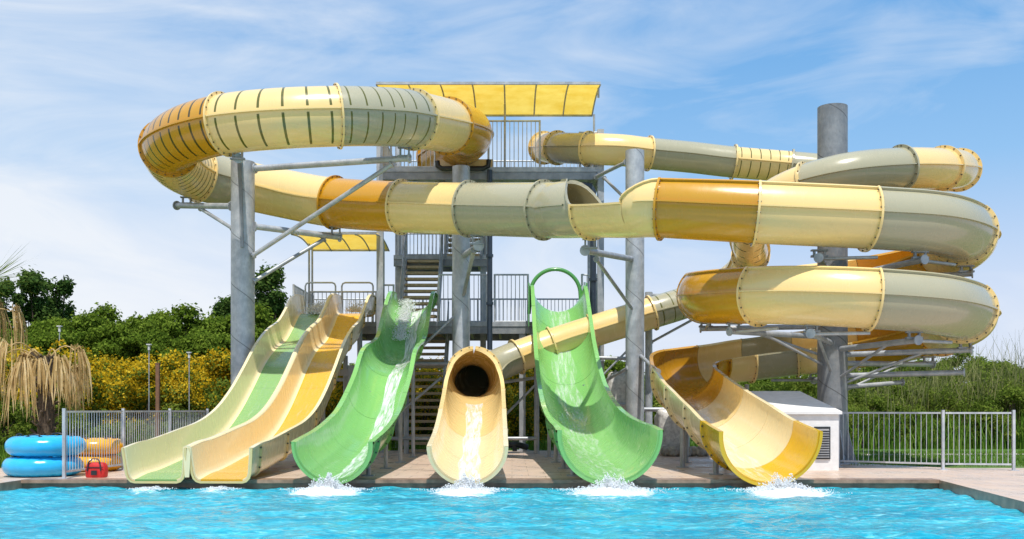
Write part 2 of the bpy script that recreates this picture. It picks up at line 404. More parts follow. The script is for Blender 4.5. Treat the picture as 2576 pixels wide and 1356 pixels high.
# rounded cap joining the two lane walls
mb=MB(); rows=[]; hh=.54; ew=.425+.06+.005
for i in range(len(sta[0])):
    A=sta[0][i,:3]-ew*sta[2][i]+hh*sta[3][i]; B=stb[0][i,:3]+ew*stb[2][i]+hh*stb[3][i]; up=sta[3][i]
    rows.append([A+up*.004,A+(B-A)*.15+up*.022,A+(B-A)*.5+up*.032,A+(B-A)*.85+up*.022,B+up*.004])
mb.grid(rows,0,True)
e=rows[-1]; dn=np.array([0,0,-.5]); t_=sta[1][-1]*.004
mb.poly([tuple(p+t_) for p in e]+[tuple(e[-1]+dn+np.array([-.03,0,0])+t_),tuple(e[0]+dn+np.array([.03,0,0])+t_)],0)
mb.obj('divider',[white],la)

def post_under(rt,x,y,ztop,r_=.045):
    mb=MB(); mb.pipe((x,y,0),(x,y,ztop),r_,12); mb.box(x-.11,x+.11,y-.11,y+.11,0,.02)
    mb.obj('support_post',[galv],rt)
for y in (18.0,20.2,22.5,25.0):
    for rt,c_ in ((gl,cgl),(gr,cgr)):
        yy=[q_[1] for q_ in c_][::-1]; z=np.interp(y,yy,[q_[2]-q_[3] for q_ in c_][::-1]); x=np.interp(y,yy,[q_[0] for q_ in c_][::-1])
        rad=np.interp(y,yy,[q_[3] for q_ in c_][::-1])
        for sx in (-1,1):
            post_under(rt,x+sx*rad*.62,y,max(.06,z+rad*.2-.11),.045)
for y,z in ((20.8,.5),(23.0,1.45),(25.6,2.7)):
    for rt,xa,xb in ((la,-5.49,-5.96),(lb,-4.42,-4.86)):
        x=np.interp(y,[16.6,28.6],[xb,xa]); post_under(rt,x+.25,y,z-.12,.06)
for x,y,z in ((-1.10,18.2,.3),(-.43,18.2,.3),(-1.12,20.5,.80),(-.46,20.5,.80),(-.9,23.2,1.32)): post_under(root2,x,y,z,.05)
for x,y,z in ((3.75,18.3,.32),(4.6,18.3,.32),(3.53,20.6,.84),(4.43,20.6,.84),(3.9,22.3,1.15),(5.9,25.0,1.83)): post_under(root,x,y,z,.055)

# ================= columns
def column(u,vtop,d,rad,label,mat=None,cone=False):
    p=S(u,vtop,d); zt_=p.z
    rt=thing('support_column',(p.x,d,0),label,'steel column',group='galvanised slide support columns')
    mb=MB(); n=32
    rows=[[(p.x+rr*math.cos(2*math.pi*k/n),d+rr*math.sin(2*math.pi*k/n),z) for k in range(n)] for z,rr in ((.04,rad),(zt_,rad))]
    mb.grid(rows,0,True,closed=True); mb.poly([(x,y,z-.05) for x,y,z in rows[1]])
    mb.obj('shaft',[mat or galvcol],rt)
    mb=MB(); mb.pipe((p.x,d,0),(p.x,d,.04),rad*1.7,24)
    hh=.75 if cone else .45
    for k in range(8):
        a=math.pi*k/4+.2; c,s_=math.cos(a),math.sin(a)
        mb.hexa([(p.x+c*rad*.95-s_*.01,d+s_*rad*.95+c*.01,.04),(p.x+c*rad*1.6-s_*.01,d+s_*rad*1.6+c*.01,.04),(p.x+c*rad*1.6+s_*.01,d+s_*rad*1.6-c*.01,.04),(p.x+c*rad*.95+s_*.01,d+s_*rad*.95-c*.01,.04),
                     (p.x+c*rad*.95-s_*.01,d+s_*rad*.95+c*.01,hh),(p.x+c*rad*1.05-s_*.01,d+s_*rad*1.05+c*.01,hh),(p.x+c*rad*1.05+s_*.01,d+s_*rad*1.05-c*.01,hh),(p.x+c*rad*.95+s_*.01,d+s_*rad*.95-c*.01,hh)])
    mb.obj('base_plate',[galv],rt)
    return rt
def arm(rt,a,b,r_=.06,name='arm',plates=True):
    mb=MB(); mb.pipe(a,b,r_,14)
    if plates:
        a=Vector(a);b=Vector(b);t=(b-a).normalized()
        for c in (a,b): mb.pipe(c-t*.015,c+t*.015,r_*1.6,14)
    return mb.obj(name,[galv],rt)
def saddle(rt,p,ztop):
    mb=MB(); p=Vector(p)
    mb.box(p.x-.16,p.x+.16,p.y-.05,p.y+.05,p.z-.02,p.z+.02); 
    for sx in (-.1,.1): mb.box(p.x+sx-.02,p.x+sx+.02,p.y-.03,p.y+.03,p.z+.02,ztop-.031)
    mb.box(p.x-.16,p.x+.16,p.y-.05,p.y+.05,ztop-.03,ztop)
    mb.obj('bracket',[dsteel],rt)
cA=column(611,408,24.35,.285,'tall galvanised steel column carrying a big tube slide loop')
arm(cA,S(642,424,24.2),S(1030,398,23.3),.075); arm(cA,S(638,642,24.2),S(985,414,23.4),.055,'brace')
arm(cA,S(642,570,24.3),S(855,597,25.6),.075); arm(cA,S(638,708,24.3),S(815,602,25.4),.05,'brace')
arm(cA,S(445,517,25.9),S(583,519,24.5),.075); arm(cA,S(505,525,25.3),S(585,575,24.4),.045,'brace')
arm(cA,S(604,404,24.2),S(600,398,22.3),.07)
saddle(cA,S(1018,393,23.3),S(1018,370,23.3).z); saddle(cA,S(598,400,22.25),S(598,378,22.25).z); saddle(cA,S(845,590,25.5),S(845,569,25.5).z); saddle(cA,S(470,512,25.8),S(470,495,25.8).z)
mb=MB(); mb.beam(S(603,408,24.03),S(609,622,24.03),.08,.05); mb.obj('stiffener',[dsteel],cA)
cB=column(1160,420,26.6,.235,'galvanised steel column behind the chute exit')
arm(cB,S(1168,642,26.4),S(1204,618,23.6),.08); arm(cB,S(1166,742,26.4),S(1192,630,24.1),.05,'brace'); saddle(cB,S(1200,614,23.6),S(1200,591,23.6).z)
arm(cB,S(1150,790,26.5),S(1036,895,26.5),.04,'brace')
cC=column(1597,380,25.5,.24,'slim galvanised steel column beside the green slide')
arm(cC,S(1590,652,25.4),S(1472,630,21.7),.075); arm(cC,S(1592,780,25.4),S(1500,652,22.6),.045,'brace'); saddle(cC,S(1484,624,21.5),S(1484,600,21.5).z)
arm(cC,S(1575,408,25.6),S(1500,445,27.6),.05); arm(cC,S(1578,505,25.6),S(1520,448,27.4),.04,'brace')
arm(cC,S(1612,895,25.3),S(1655,935,22.9),.045,'brace'); arm(cC,S(1580,925,25.4),S(1520,960,26.4),.04,'brace')
cE=column(1632,735,27.4,.10,'thin galvanised steel post under a tube slide')
arm(cE,S(1640,742,27.4),S(1735,742,27.0),.04); arm(cE,S(1640,860,27.4),S(1750,800,27.0),.035,'brace')
cD=column(2094,270,22.2,.325,'thick weathered steel column at the heart of the slide helix',darkcol,True)
bx,by=cD.location.x,22.2
def zc(th): return np.interp(th,[a for a,_ in zt],[b for _,b in zt])
for th in (-112,-70,-25,20,80,160,208,245,287,330,380,440):
    a=math.radians(th); z=zc(max(th,-93))-.585-.20; R1=RR
    tip=(CX+R1*math.cos(a),CY+R1*math.sin(a),z)
    c0=Vector((bx,by,z-.02)); t=(Vector(tip)-c0).normalized(); s0=c0+t*.30
    arm(cD,s0,Vector(tip)+t*.12,.06); saddle(cD,(tip[0],tip[1],z+.05),z+.18)
    mid=c0+(Vector(tip)-c0)*.72; arm(cD,c0+t*.3+Vector((0,0,-.62)),mid,.03,'brace',False)
    tip2=(CX+RR*math.cos(a+.4),CY+RR*math.sin(a+.4),z); arm(cD,Vector(tip),Vector(tip2),.035,'brace',False)
arm(cD,(bx+.3,by-.1,1.95),S(2425,937,21.0),.06); arm(cD,(bx+.3,by,1.7),S(2270,962,22.5),.05)

# ================= tower
tw=thing('slide_tower',(-.6,29.5,0),'galvanised steel stair tower with platforms, railings and yellow shade canopies','tower')
def slab(name,x0,x1,y0,y1,z1,parent=tw):
    mb=MB(); mb.box(x0,x1,y0,y1,z1-.05,z1,0)
    mb.box(x0,x1,y0+.005,y0+.11,z1-.26,z1-.052,1); mb.box(x0,x1,y1-.11,y1-.005,z1-.26,z1-.052,1)
    x=x0+.03
    while x<x1: mb.box(x,x+.07,y0+.112,y1-.112,z1-.22,z1-.053,1); x+=.85
    mb.box(x0,x1,y0-.02,y0-.002,z1-.05,z1+.08,0)
    return mb.obj(name,[galv,dsteel],parent)
slab('upper_platform',-3.75,2.55,27.7,31.2,7.86)
slab('lower_platform',-6.38,2.55,28.65,31.6,3.64)
slab('landing',-3.65,-.75,30.7,32.0,5.88)
for x,y,zz in ((-3.68,27.78,8.7),(2.47,27.78,9.0),(-3.55,31.1,9.7),(2.45,31.1,9.7),(-.9,31.1,7.6),(-3.45,32.0,6.9),(-6.2,31.5,3.4),(-6.25,28.8,3.4),(.3,28.8,3.4)):
    mb=MB(); mb.box(x-.09,x+.09,y-.09,y+.09,0,zz); mb.box(x-.2,x+.2,y-.2,y+.2,0,.03,0); mb.obj('leg',[galv],tw)
def railing(pts,hh,parent,name='railing',sp=.115,br=.012,pr=.026,mat=None):
    mb=MB(); pts=[Vector(p) for p in pts]
    for a,b in zip(pts[:-1],pts[1:]):
        L_=(b-a).length; n=max(1,int(L_/sp)); up=Vector((0,0,hh))
        mb.pipe(a+up,b+up,pr,8); mb.pipe(a+Vector((0,0,.1)),b+Vector((0,0,.1)),pr*.8,8)
        for k in range(n+1):
            p=a+(b-a)*k/n; mb.pipe(p+Vector((0,0,.1)),p+up,br,5,caps=False)
        m=max(1,round(L_/1.6))
        for k in range(m+1):
            p=a+(b-a)*k/m; mb.pipe(p,p+up+Vector((0,0,.02)),pr*1.15,8)
    return mb.obj(name,[mat or fencem],parent)
Z1=7.86; Z0=3.64
railing([(-3.6,27.75,Z1),(-2.15,27.75,Z1)],.85,tw); railing([(-.66,28.0,Z1),(.78,28.0,Z1)],1.45,tw); railing([(1.9,27.9,Z1),(2.45,27.9,Z1)],1.1,tw)
railing([(-3.6,31.1,Z1),(2.4,31.1,Z1)],1.1,tw); railing([(-3.62,27.8,Z1),(-3.62,31.1,Z1)],1.0,tw); railing([(2.45,27.9,Z1),(2.45,31.1,Z1)],1.1,tw)
railing([(-3.5,30.75,5.88),(-.8,30.75,5.88)],.85,tw); railing([(-3.5,31.9,5.88),(-.8,31.9,5.88)],.95,tw)
railing([(-6.3,28.7,Z0),(-6.3,31.5,Z0)],1.15,tw); railing([(-6.3,31.5,Z0),(2.4,31.5,Z0)],1.05,tw); railing([(-5.95,29.3,Z0),(-4.0,29.3,Z0)],1.02,tw)
railing([(-3.85,28.75,Z0),(-3.42,28.75,Z0)],1.15,tw); railing([(-2.1,28.75,Z0),(-.72,28.75,Z0)],1.45,tw); railing([(-.5,28.75,Z0),(.46,28.75,Z0)],1.45,tw); railing([(2.02,28.75,Z0),(2.45,28.75,Z0)],1.45,tw)
for xa,xb in ((-5.95,-5.08),(-4.90,-4.00)):
    mb=MB(); y=28.66; z0=3.62; zt2=4.85
    mb.tube([(xa,y,z0),(xa,y,zt2-.1),(xa+.03,y,zt2-.03),(xa+.1,y,zt2),(xb-.1,y,zt2),(xb-.03,y,zt2-.03),(xb,y,zt2-.1),(xb,y,z0)],.025,8); mb.obj('start_hoop',[fencem],tw)
def stairs(x0,x1,ya,za,yb,zb,n):
    mb=MB()
    for k in range(n):
        t=(k+.5)/n; y=ya+(yb-ya)*t; z=za+(zb-za)*t; mb.box(x0+.05,x1-.05,y-.15,y+.15,z-.075,z,1)
    for x in (x0,x1): mb.beam((x,ya,za-.08),(x,yb,zb-.08),.06,.24,0)
    for x in (x0,x1):
        mb.pipe((x,ya,za+.9),(x,yb,zb+.9),.022,8,0)
        mb.pipe((x,ya,za+.5),(x,yb,zb+.5),.015,6,0)
        for k in range(9):
            t=k/8; mb.pipe((x,ya+(yb-ya)*t,za+(zb-za)*t),(x,ya+(yb-ya)*t,za+(zb-za)*t+.9),.015,6,0)
    mb.obj('staircase',[galv,tread],tw)
stairs(-3.25,-2.15,28.75,3.64,30.7,5.88,11)
stairs(-2.05,-.95,30.7,5.9,32.9,7.86,10)
stairs(-3.1,-1.95,27.3,.0,30.6,3.6,18)
def canopy(x0,x1,y0,y1,z,sagh,posts,nr=7):
    mb=MB(); rows=[]
    for i in range(13):
        t=i/12; y=y0+(y1-y0)*t; rows.append([(x0+(x1-x0)*k/28,y,z+sagh*math.sin(math.pi*t)*.6-.0+.012*abs(math.sin(k/28*math.pi*nr))) for k in range(29)])
    mb.grid(rows,0,True); o=mb.obj('shade_canopy',[fab],tw)
    mb=MB()
    for k in range(nr+1):
        x=x0+(x1-x0)*k/nr
        mb.tube([(x,y0+(y1-y0)*i/12,z-.035+sagh*math.sin(math.pi*i/12)*.6) for i in range(13)],.022,6)
    mb.beam((x0,y0,z),(x1,y0,z),.05,.07); mb.beam((x0,y1,z-.02),(x1,y1,z-.02),.05,.05)
    for px_,py_,zb in posts: mb.pipe((px_,py_,zb),(px_,py_,z),.03,8)
    mb.obj('canopy_frame',[galv],o)
canopy(-3.56,2.32,26.1,28.9,9.75,.22,[(-.2,27.9,Z1),(2.38,28.85,Z1),(-3.5,28.8,Z1),(2.3,26.5,9.5)])
canopy(-5.98,-3.68,27.0,29.8,5.98,.2,[(-5.9,29.4,Z0),(-5.85,28.7,Z0),(-3.7,28.7,Z0)],4)
mb=MB(); p=S(1170,395,28.2); mb.box(p.x-.75,p.x+.78,28.05,29.6,7.9,8.25); mb.obj('start_tub',[cream],tw)
mb=MB(); mb.tube([S(1100,405,27.6),S(1102,418,27.6),S(1112,424,27.6),S(1215,424,27.6),S(1228,418,27.6),S(1230,402,27.6)],.07,10); mb.obj('water_pipe',[blackp],tw)
mb=MB(); mb.pipe(S(1232,428,27.5),S(1232,880,27.5),.075,14)
for v in (520,640,760): mb.pipe(S(1232,v,27.5),S(1232,v+7,27.5),.1,14)
mb.obj('water_pipe',[bluepipe],tw)
mb=MB(); mb.tube([S(1435,470,27.5),S(1470,466,27.5),S(1484,468,27.5),S(1491,480,27.5),S(1492,600,27.5),S(1492,832,27.5)],.09,12)
for v in (560,700): mb.pipe(S(1492,v,27.5),S(1492,v+7,27.5),.12,14)
mb.obj('water_pipe',[bluepipe],tw)
mb=MB()
for a,b,r_ in ((S(1030,915,27),S(1150,915,27),.055),(S(985,1103,26.6),S(1350,1103,26.6),.05),(S(1010,1035,26.8),S(1110,950,26.8),.035),(S(1255,1060,27),S(1350,965,27),.035),(S(1240,965,27.2),S(1350,950,27.2),.045),
    (S(1505,900,26.5),S(1580,902,26.5),.05),(S(1615,1030,26.0),S(1718,1030,26.0),.06),(S(820,1070,27),S(905,985,27),.035),(S(830,955,27),S(905,955,27),.05),(S(1500,1018,26.5),S(1600,1018,26.5),.05),(S(1500,960,26.5),S(1600,860,26.5),.03)):
    mb.pipe(a,b,r_,10)
for u in (905,1022,1350,1505): 
    p=S(u,1000,27.0); mb.pipe((p.x,27,0),(p.x,27,3.4),.07,12)
mb.obj('base_bracing',[galv],tw)
mb=MB(); 
for k in range(5):
    x=-3.6+k*1.5; mb.beam((x,27.85,7.52),(x,31.0,7.52),.08,.12)
mb.beam((-3.7,31.0,7.5),(2.5,31.0,7.5),.12,.2); mb.obj('platform_beam',[dsteel],tw)
mb=MB(); x0=-4.0; mb.box(x0-.1,x0+.1,24.9,25.1,0,2.3); mb.box(x0-1.2,x0+.12,24.95,25.05,2.05,2.2); mb.obj('support_frame',[galv],lb)

# ================= pump house
ph=thing('pump_house',(5.75,20.3,0),'small white plastered pump housing with sloped roof and grey louver','utility box')
mb=MB(); X0,X1,Y0,Y1=5.0,6.44,19.62,21.1
mb.hexa([(X0,Y0,0),(X1,Y0,0),(X1,Y1,0),(X0,Y1,0),(X0,Y0,1.1),(X1,Y0,1.1),(X1-.4,Y1,1.52),(X0,Y1,1.52)]); mb.obj('wall',[whitep],ph)
mb=MB(); mb.hexa([(X0-.05,Y0-.06,1.105),(X1+.05,Y0-.06,1.105),(X1-.33,Y1+.05,1.535),(X0-.05,Y1+.05,1.535),(X0-.05,Y0-.06,1.16),(X1+.05,Y0-.06,1.16),(X1-.33,Y1+.05,1.59),(X0-.05,Y1+.05,1.59)]); mb.obj('roof',[whitep],ph)
mb=MB(); lx0,lx1=5.98,6.24
mb.box(lx0-.03,lx1+.03,Y0-.02,Y0-.003,.22,.86,0)
for k in range(12): 
    z=.25+k*.048; mb.hexa([(lx0,Y0-.05,z),(lx1,Y0-.05,z),(lx1,Y0-.021,z+.03),(lx0,Y0-.021,z+.03),(lx0,Y0-.05,z+.008),(lx1,Y0-.05,z+.008),(lx1,Y0-.021,z+.038),(lx0,Y0-.021,z+.038)],1)
mb.obj('louver',[blackp,louver],ph)

# ================= fences
def fence(name_label,pts,hh=1.17):
    rt=thing('metal_fence',pts[0],name_label,'fence',group='galvanised bar fences by the pool')
    P=[Vector(p) for p in pts]
    for a,b in zip(P[:-1],P[1:]):
        L_=(b-a).length; m=max(1,round(L_/2.0))
        for k in range(m):
            p=a+(b-a)*k/m; q_=a+(b-a)*(k+1)/m; d=(q_-p).normalized()*.045; mb=MB()
            mb.beam(p+d+Vector((0,0,hh-.04)),q_-d+Vector((0,0,hh-.04)),.03,.035); mb.beam(p+d+Vector((0,0,.12)),q_-d+Vector((0,0,.12)),.03,.035)
            n=int((q_-p).length/.098)
            for j in range(1,n): 
                c=p+(q_-p)*j/n; mb.pipe(c+Vector((0,0,.13)),c+Vector((0,0,hh-.05)),.0075,6,caps=False)
            mb.obj('fence_panel',[fencem],rt)
    for a,b in zip(P[:-1],P[1:]):
        m=max(1,round((b-a).length/2.0))
        for k in range(m+(1 if b is P[-1] else 0)):
            p=a+(b-a)*k/m; mb=MB(); mb.box(p.x-.025,p.x+.025,p.y-.025,p.y+.025,0,hh+.02); mb.box(p.x-.08,p.x+.08,p.y-.08,p.y+.08,0,.012); mb.obj('post',[fencem],rt)
fence('galvanised bar fence running back beside the racing lanes',[(-7.76,17.25,0),(-7.4,24.2,0)],1.2)
fence('galvanised bar fence beside the white pump housing',[(6.85,20.9,0),(8.55,19.75,0),(9.85,19.55,0)],1.17)

# ================= inflatable rings
def ring(mat,name,label,loc,R,rr,rz,grp,handles=True):
    rt=thing(name,loc,label,'inflatable ring',group=grp); mb=MB(); rows=[];n=72
    for i in range(n+1):
        a=2*math.pi*i/n; seam=1-.035*abs(math.cos(a*9))**8
        rows.append([(loc[0]+(R+rr*seam*math.cos(b))*math.cos(a+rz),loc[1]+(R+rr*seam*math.cos(b))*math.sin(a+rz),loc[2]+rr*.92*(1+seam*math.sin(b))) for b in [2*math.pi*k/24 for k in range(24)]])
    mb.grid(rows,0,True,closed=True); mb.obj('ring_body',[mat],rt)
    if handles:
        for k in range(4):
            a=rz+k*math.pi/2+.7; c=Vector((math.cos(a),math.sin(a),0)); t=Vector((-c.y,c.x,0)); b0=Vector(loc)+c*R+Vector((0,0,rr*1.84-.005))
            mb=MB(); mb.tube([b0-t*.11,b0-t*.09+Vector((0,0,.03)),b0+Vector((0,0,.045)),b0+t*.09+Vector((0,0,.03)),b0+t*.11],.013,8)
            mb.pipe(b0-t*.11-Vector((0,0,.01)),b0-t*.11+Vector((0,0,.012)),.035,10); mb.pipe(b0+t*.11-Vector((0,0,.01)),b0+t*.11+Vector((0,0,.012)),.035,10)
            mb.obj('handle',[blackp],rt)
ring(bluev,'inflatable_ring','blue inflatable swim ring lying on the pool deck',(-8.50,18.05,.0),.48,.195,.2,'blue swim rings stacked on the deck')
ring(bluev,'inflatable_ring','blue inflatable swim ring stacked on another blue one',(-8.45,18.05,.362),.48,.195,.9,'blue swim rings stacked on the deck')
ring(orangev,'inflatable_ring','orange inflatable swim ring lying behind the fence',(-8.18,19.5,.0),.35,.172,.2,'orange swim rings stacked on the deck')
ring(orangev,'inflatable_ring','orange inflatable swim ring stacked on another orange one',(-8.15,19.5,.32),.35,.172,.5,'orange swim rings stacked on the deck')
bg=thing('first_aid_bag',(-7.32,17.55,0),'red zipped carry bag with black handle on the deck','bag')
mb=MB(); n=10; rows=[]
for i,(z,k) in enumerate(((0,.78),(.02,.87),(.12,.9),(.19,.87),(.24,.78),(.265,.6),(.27,.25))):
    rows.append([(-7.32+.2*k*math.copysign(abs(math.cos(a))**.45,math.cos(a)),17.55+.12*k*math.copysign(abs(math.sin(a))**.45,math.sin(a)),z) for a in [2*math.pi*j/28 for j in range(28)]])
mb.grid(rows,0,True,closed=True); mb.poly(rows[-1]); mb.obj('bag_body',[red],bg)
mb=MB(); mb.tube([(-7.44,17.43,.12),(-7.42,17.44,.27),(-7.37,17.48,.33),(-7.27,17.48,.33),(-7.22,17.44,.27),(-7.20,17.43,.12)],.013,8); mb.box(-7.48,-7.16,17.432,17.439,.18,.193)
mb.box(-7.37,-7.27,17.425,17.435,.05,.13); mb.obj('handle',[blackp],bg)

# ================= wrapped pallets
def lump(name,label,c,sz,mat,cat,seed,pw=.35,amp=.06,lbl=None):
    mb=MB(); rows=[];n=30;m=16
    for i in range(m+1):
        b=-math.pi/2+math.pi*i/m; row=[]
        for j in range(n):
            a=2*math.pi*j/n; sg=lambda v:math.copysign(abs(v)**pw,v)
            p=Vector((sg(math.cos(b))*sg(math.cos(a)),sg(math.cos(b))*sg(math.sin(a)),sg(math.sin(b))))
            k=1+amp*mnoise.noise(p*3+Vector((seed,0,0)))*2+amp*.6*mnoise.noise(p*9+Vector((seed,5,0)))
            row.append((c[0]+p.x*sz[0]*k,c[1]+p.y*sz[1]*k,max(.0,c[2]+p.z*sz[2]*k)))
        rows.append(row)
    mb.grid(rows,0,True,closed=True); mb.obj(name,[mat],None,origin=(c[0],c[1],0),label=label,category=cat)
lump('wrapped_pallet','plastic wrapped pallet stack standing on the deck',(4.22,26.2,.62),(.42,.45,.6),wrap,'pallet',1)
lump('wrapped_pallet','plastic wrapped white bulk bag behind the steel column',(2.85,26.9,1.1),(.3,.35,1.1),wrap,'bag',4)
for k in range(7): lump('rubble_sack','pale lumpy sack lying at the pallet foot',(3.95+.17*k,25.5-.1*(k%2),.13),(.14,.13,.13),rock,'sack',10+k,.9,.12)
mb=MB(); mb.tube([S(1275,1120,25.5),S(1300,1118,25.4),S(1325,1125,25.6)],.08,12); mb.pipe(S(1295,1135,25.4),S(1295,1118,25.4),.06,10); mb.obj('water_pump',[blackp],None,origin=(0.1,25.4,0),label='small black pump lying on the deck under slides',category='pump')

# ================= deck, ground, water
def deckmat():
    m,nt,b=newmat('pink_granite_paving')
    br=N(nt,'ShaderNodeTexBrick'); br.offset=.5; br.inputs['Scale'].default_value=1.0; br.inputs['Brick Width'].default_value=.6; br.inputs['Row Height'].default_value=.6
    br.inputs['Mortar Size'].default_value=.007; br.inputs['Color1'].default_value=(.70,.54,.42,1); br.inputs['Color2'].default_value=(.64,.48,.38,1); br.inputs['Mortar'].default_value=(.30,.23,.18,1)
    nt.links.new(pos(nt),br.inputs['Vector'])
    n=noise(nt,1.3,6,.65,pos(nt)); n2=noise(nt,60,3,.6,pos(nt))
    c=mixc(nt,ramp(nt,n,[(.35,(.0,.0,.0)),(.7,(.45,.45,.45))]),br.outputs[0],(.44,.31,.23))
    c=mixc(nt,ramp(nt,n2,[(.5,(0,0,0)),(.7,(.3,.3,.3))]),c,(.8,.7,.6))
    nt.links.new(c,b.inputs['Base Color']); nt.links.new(ramp(nt,n,[(.4,(.25,.25,.25)),(.6,(.6,.6,.6))]),b.inputs['Roughness']); return m
dm=deckmat(); cop=plain('wet_stone_coping',(.38,.23,.155),.3,var=.45,scale=5)
edge=[(-8.35,-10),(-8.35,17),(7.28,17),(6.66,12.95),(3.2,-10)]
mb=MB()
def flat(pts,z,m=0): mb.poly([(x,y,z) for x,y in pts],m)
flat([(-26,-10),(-8.35,-10),(-8.35,17),(-26,17)],0); flat([(-26,17),(26,17),(26,20.4),(-26,20.4)],0); flat([(-7.6,20.4),(9.0,20.4),(7.2,22.8),(6.6,29),(-7.6,29)],0)
flat([(7.28,17),(6.66,12.95),(3.2,-10),(26,-10),(26,17)],0)
for a,b in zip(edge[:-1],edge[1:]): mb.poly([(a[0],a[1],0),(b[0],b[1],0),(b[0],b[1],-1.2),(a[0],a[1],-1.2)],1)
mb.obj('pool_deck',[dm,cop],None,kind='structure')
mb=MB()
mb.box(-8.35,7.28,16.93,17.28,-.055,.006); mb.obj('pool_coping',[cop],None,kind='structure')
def ground():
    m,nt,b=newmat('lawn_and_soil'); n=noise(nt,.5,6,.6,pos(nt)); n2=noise(nt,14,5,.7,pos(nt))
    c=ramp(nt,n2,[(.3,(.05,.12,.015)),(.7,(.15,.28,.04))]); c=mixc(nt,ramp(nt,n,[(.5,(0,0,0)),(.7,(.5,.5,.5))]),c,(.18,.15,.08))
    nt.links.new(c,b.inputs['Base Color']); b.inputs['Roughness'].default_value=.9; bump(nt,b,n2,.8,.05); return m
mb=MB(); G=600
mb.poly([(-G,20.0,-.03),(G,20.0,-.03),(G,G,-.03),(-G,G,-.03)]); mb.poly([(-G,-G,-.03),(-25.5,-G,-.03),(-25.5,20,-.03),(-G,20,-.03)]); mb.poly([(25.5,-G,-.03),(G,-G,-.03),(G,20,-.03),(25.5,20,-.03)])
mb.poly([(-25.5,-G,-.03),(25.5,-G,-.03),(25.5,-9.9,-.03),(-25.5,-9.9,-.03)])
mb.obj('ground',[ground()],None,kind='structure')
pathm=plain('pale_path',(.5,.44,.36),.8)
mb=MB(); mb.poly([(9.5,26.6,-.022),(40,28.6,-.022),(40,29.6,-.022),(9.5,27.4,-.022)]); mb.obj('garden_path',[pathm],None,kind='structure')
# water
EX=[(-5.97,16.3,.34),(-4.86,16.3,.34),(-2.99,16.1,.6),(-.74,16.1,.55),(1.63,16.05,.72),(4.38,16.0,.72)]
nx,ny=660,460; xs=np.linspace(-8.6,8.0,nx); ys=8.0+(17.15-8.0)*(np.linspace(0,1,ny)); XX,YY=np.meshgrid(xs,ys)
ZZ=np.zeros_like(XX); rg=np.random.default_rng(2)
wx=XX+.12*np.sin(YY*2.3+1)+.1*np.sin(XX*1.7)+.04*np.sin(XX*5.1+YY*3); wy=YY+.12*np.sin(XX*2.1)+.08*np.sin(YY*3.7+XX)+.03*np.sin(XX*6.3-YY*4)
for k in range(60):
    lam=np.exp(rg.uniform(np.log(.08),np.log(1.1))); th=rg.normal(math.pi/2,.8); A=.0046*lam**.9
    ZZ+=A*np.sin(2*math.pi/lam*(wx*math.cos(th)+wy*math.sin(th))+rg.uniform(0,6.28))
foam=np.zeros_like(XX)
for k,(ex,ey,er) in enumerate(EX):
    sc_=1 if k>1 else .62
    dx=(XX-ex)/er; dy=(YY-ey+.15)/(er*1.1); d=np.sqrt(dx**2+dy**2); foam=np.maximum(foam,sc_*np.exp(-(d/1.2)**2))
    ZZ+=sc_*(.02*np.exp(-(d/.7)**2)*np.sin(XX*31+YY*17)*np.sin(YY*29-XX*11)+.06*np.exp(-(d/.5)**2))
    tail=np.exp(-((XX-ex)/(er*2.4))**2)*np.exp(-((YY-ey+.9)/1.4)**2)*.48*sc_; foam=np.maximum(foam,tail)
V=np.stack([XX,YY,-.14+ZZ],-1).reshape(-1,3); idx=np.arange(nx*ny).reshape(ny,nx)
Fc=np.stack([idx[:-1,:-1],idx[:-1,1:],idx[1:,1:],idx[1:,:-1]],-1).reshape(-1,4)
V=np.vstack([V,[[-8.6,-10,-.14],[8,-10,-.14],[8,8,-.16],[-8.6,8,-.16]]]); nb=nx*ny
faces=Fc.tolist()+[[nb,nb+1,nb+2,nb+3]]
me=bpy.data.meshes.new('pool_water'); me.from_pydata(V.tolist(),[],faces)
me.polygons.foreach_set('use_smooth',[True]*len(faces)); at=me.attributes.new('foam','FLOAT','POINT'); at.data.foreach_set('value',np.r_[foam.ravel(),[0]*4].astype(np.float32))
m,nt,b=newmat('pool_water')
a=N(nt,'ShaderNodeAttribute',attribute_name='foam')
n1=noise(nt,.8,5,.6,pos(nt,(.45,1.5,1)),1.0); n2=noise(nt,9,8,.75,pos(nt,(.6,1.5,1)),1.5); n3=noise(nt,9,9,.74,pos(nt,(.4,1.4,1)),1.0)
c=ramp(nt,n1,[(.3,(.008,.26,.38)),(.5,(.02,.40,.52)),(.7,(.07,.53,.63))])
c=mixc(nt,ramp(nt,n3,[(.38,(.8,.8,.8)),(.52,(0,0,0))]),c,(.0,.21,.34))
c=mixc(nt,ramp(nt,n3,[(.54,(0,0,0)),(.66,(.65,.65,.65))]),c,(.36,.76,.82))
fm=math_(nt,'ADD',math_(nt,'MULTIPLY',a.outputs['Fac'],1.25),math_(nt,'MULTIPLY_ADD',n2,1.5,-1.05))
fmask=ramp(nt,fm,[(.28,(0,0,0)),(.62,(1,1,1))])
c=mixc(nt,fmask,c,(.93,.97,.98))
nt.links.new(c,b.inputs['Base Color']); nt.links.new(math_(nt,'MULTIPLY_ADD',fmask,.5,.08),b.inputs['Roughness']); b.inputs['IOR'].default_value=1.33; b.inputs['Specular IOR Level'].default_value=.42
bump(nt,b,noise(nt,20,6,.65,pos(nt,(.6,1.4,1)),.6),.4,.03)
me.materials.append(m); o=bpy.data.objects.new('pool_water',me); link(o,None,(0,0,0),kind='structure')
mb=MB(); mb.poly([(-8.4,-10,-1.2),(7.4,-10,-1.2),(7.4,17,-1.2),(-8.4,17,-1.2)]); mb.obj('pool_floor',[bluev],None,kind='structure')
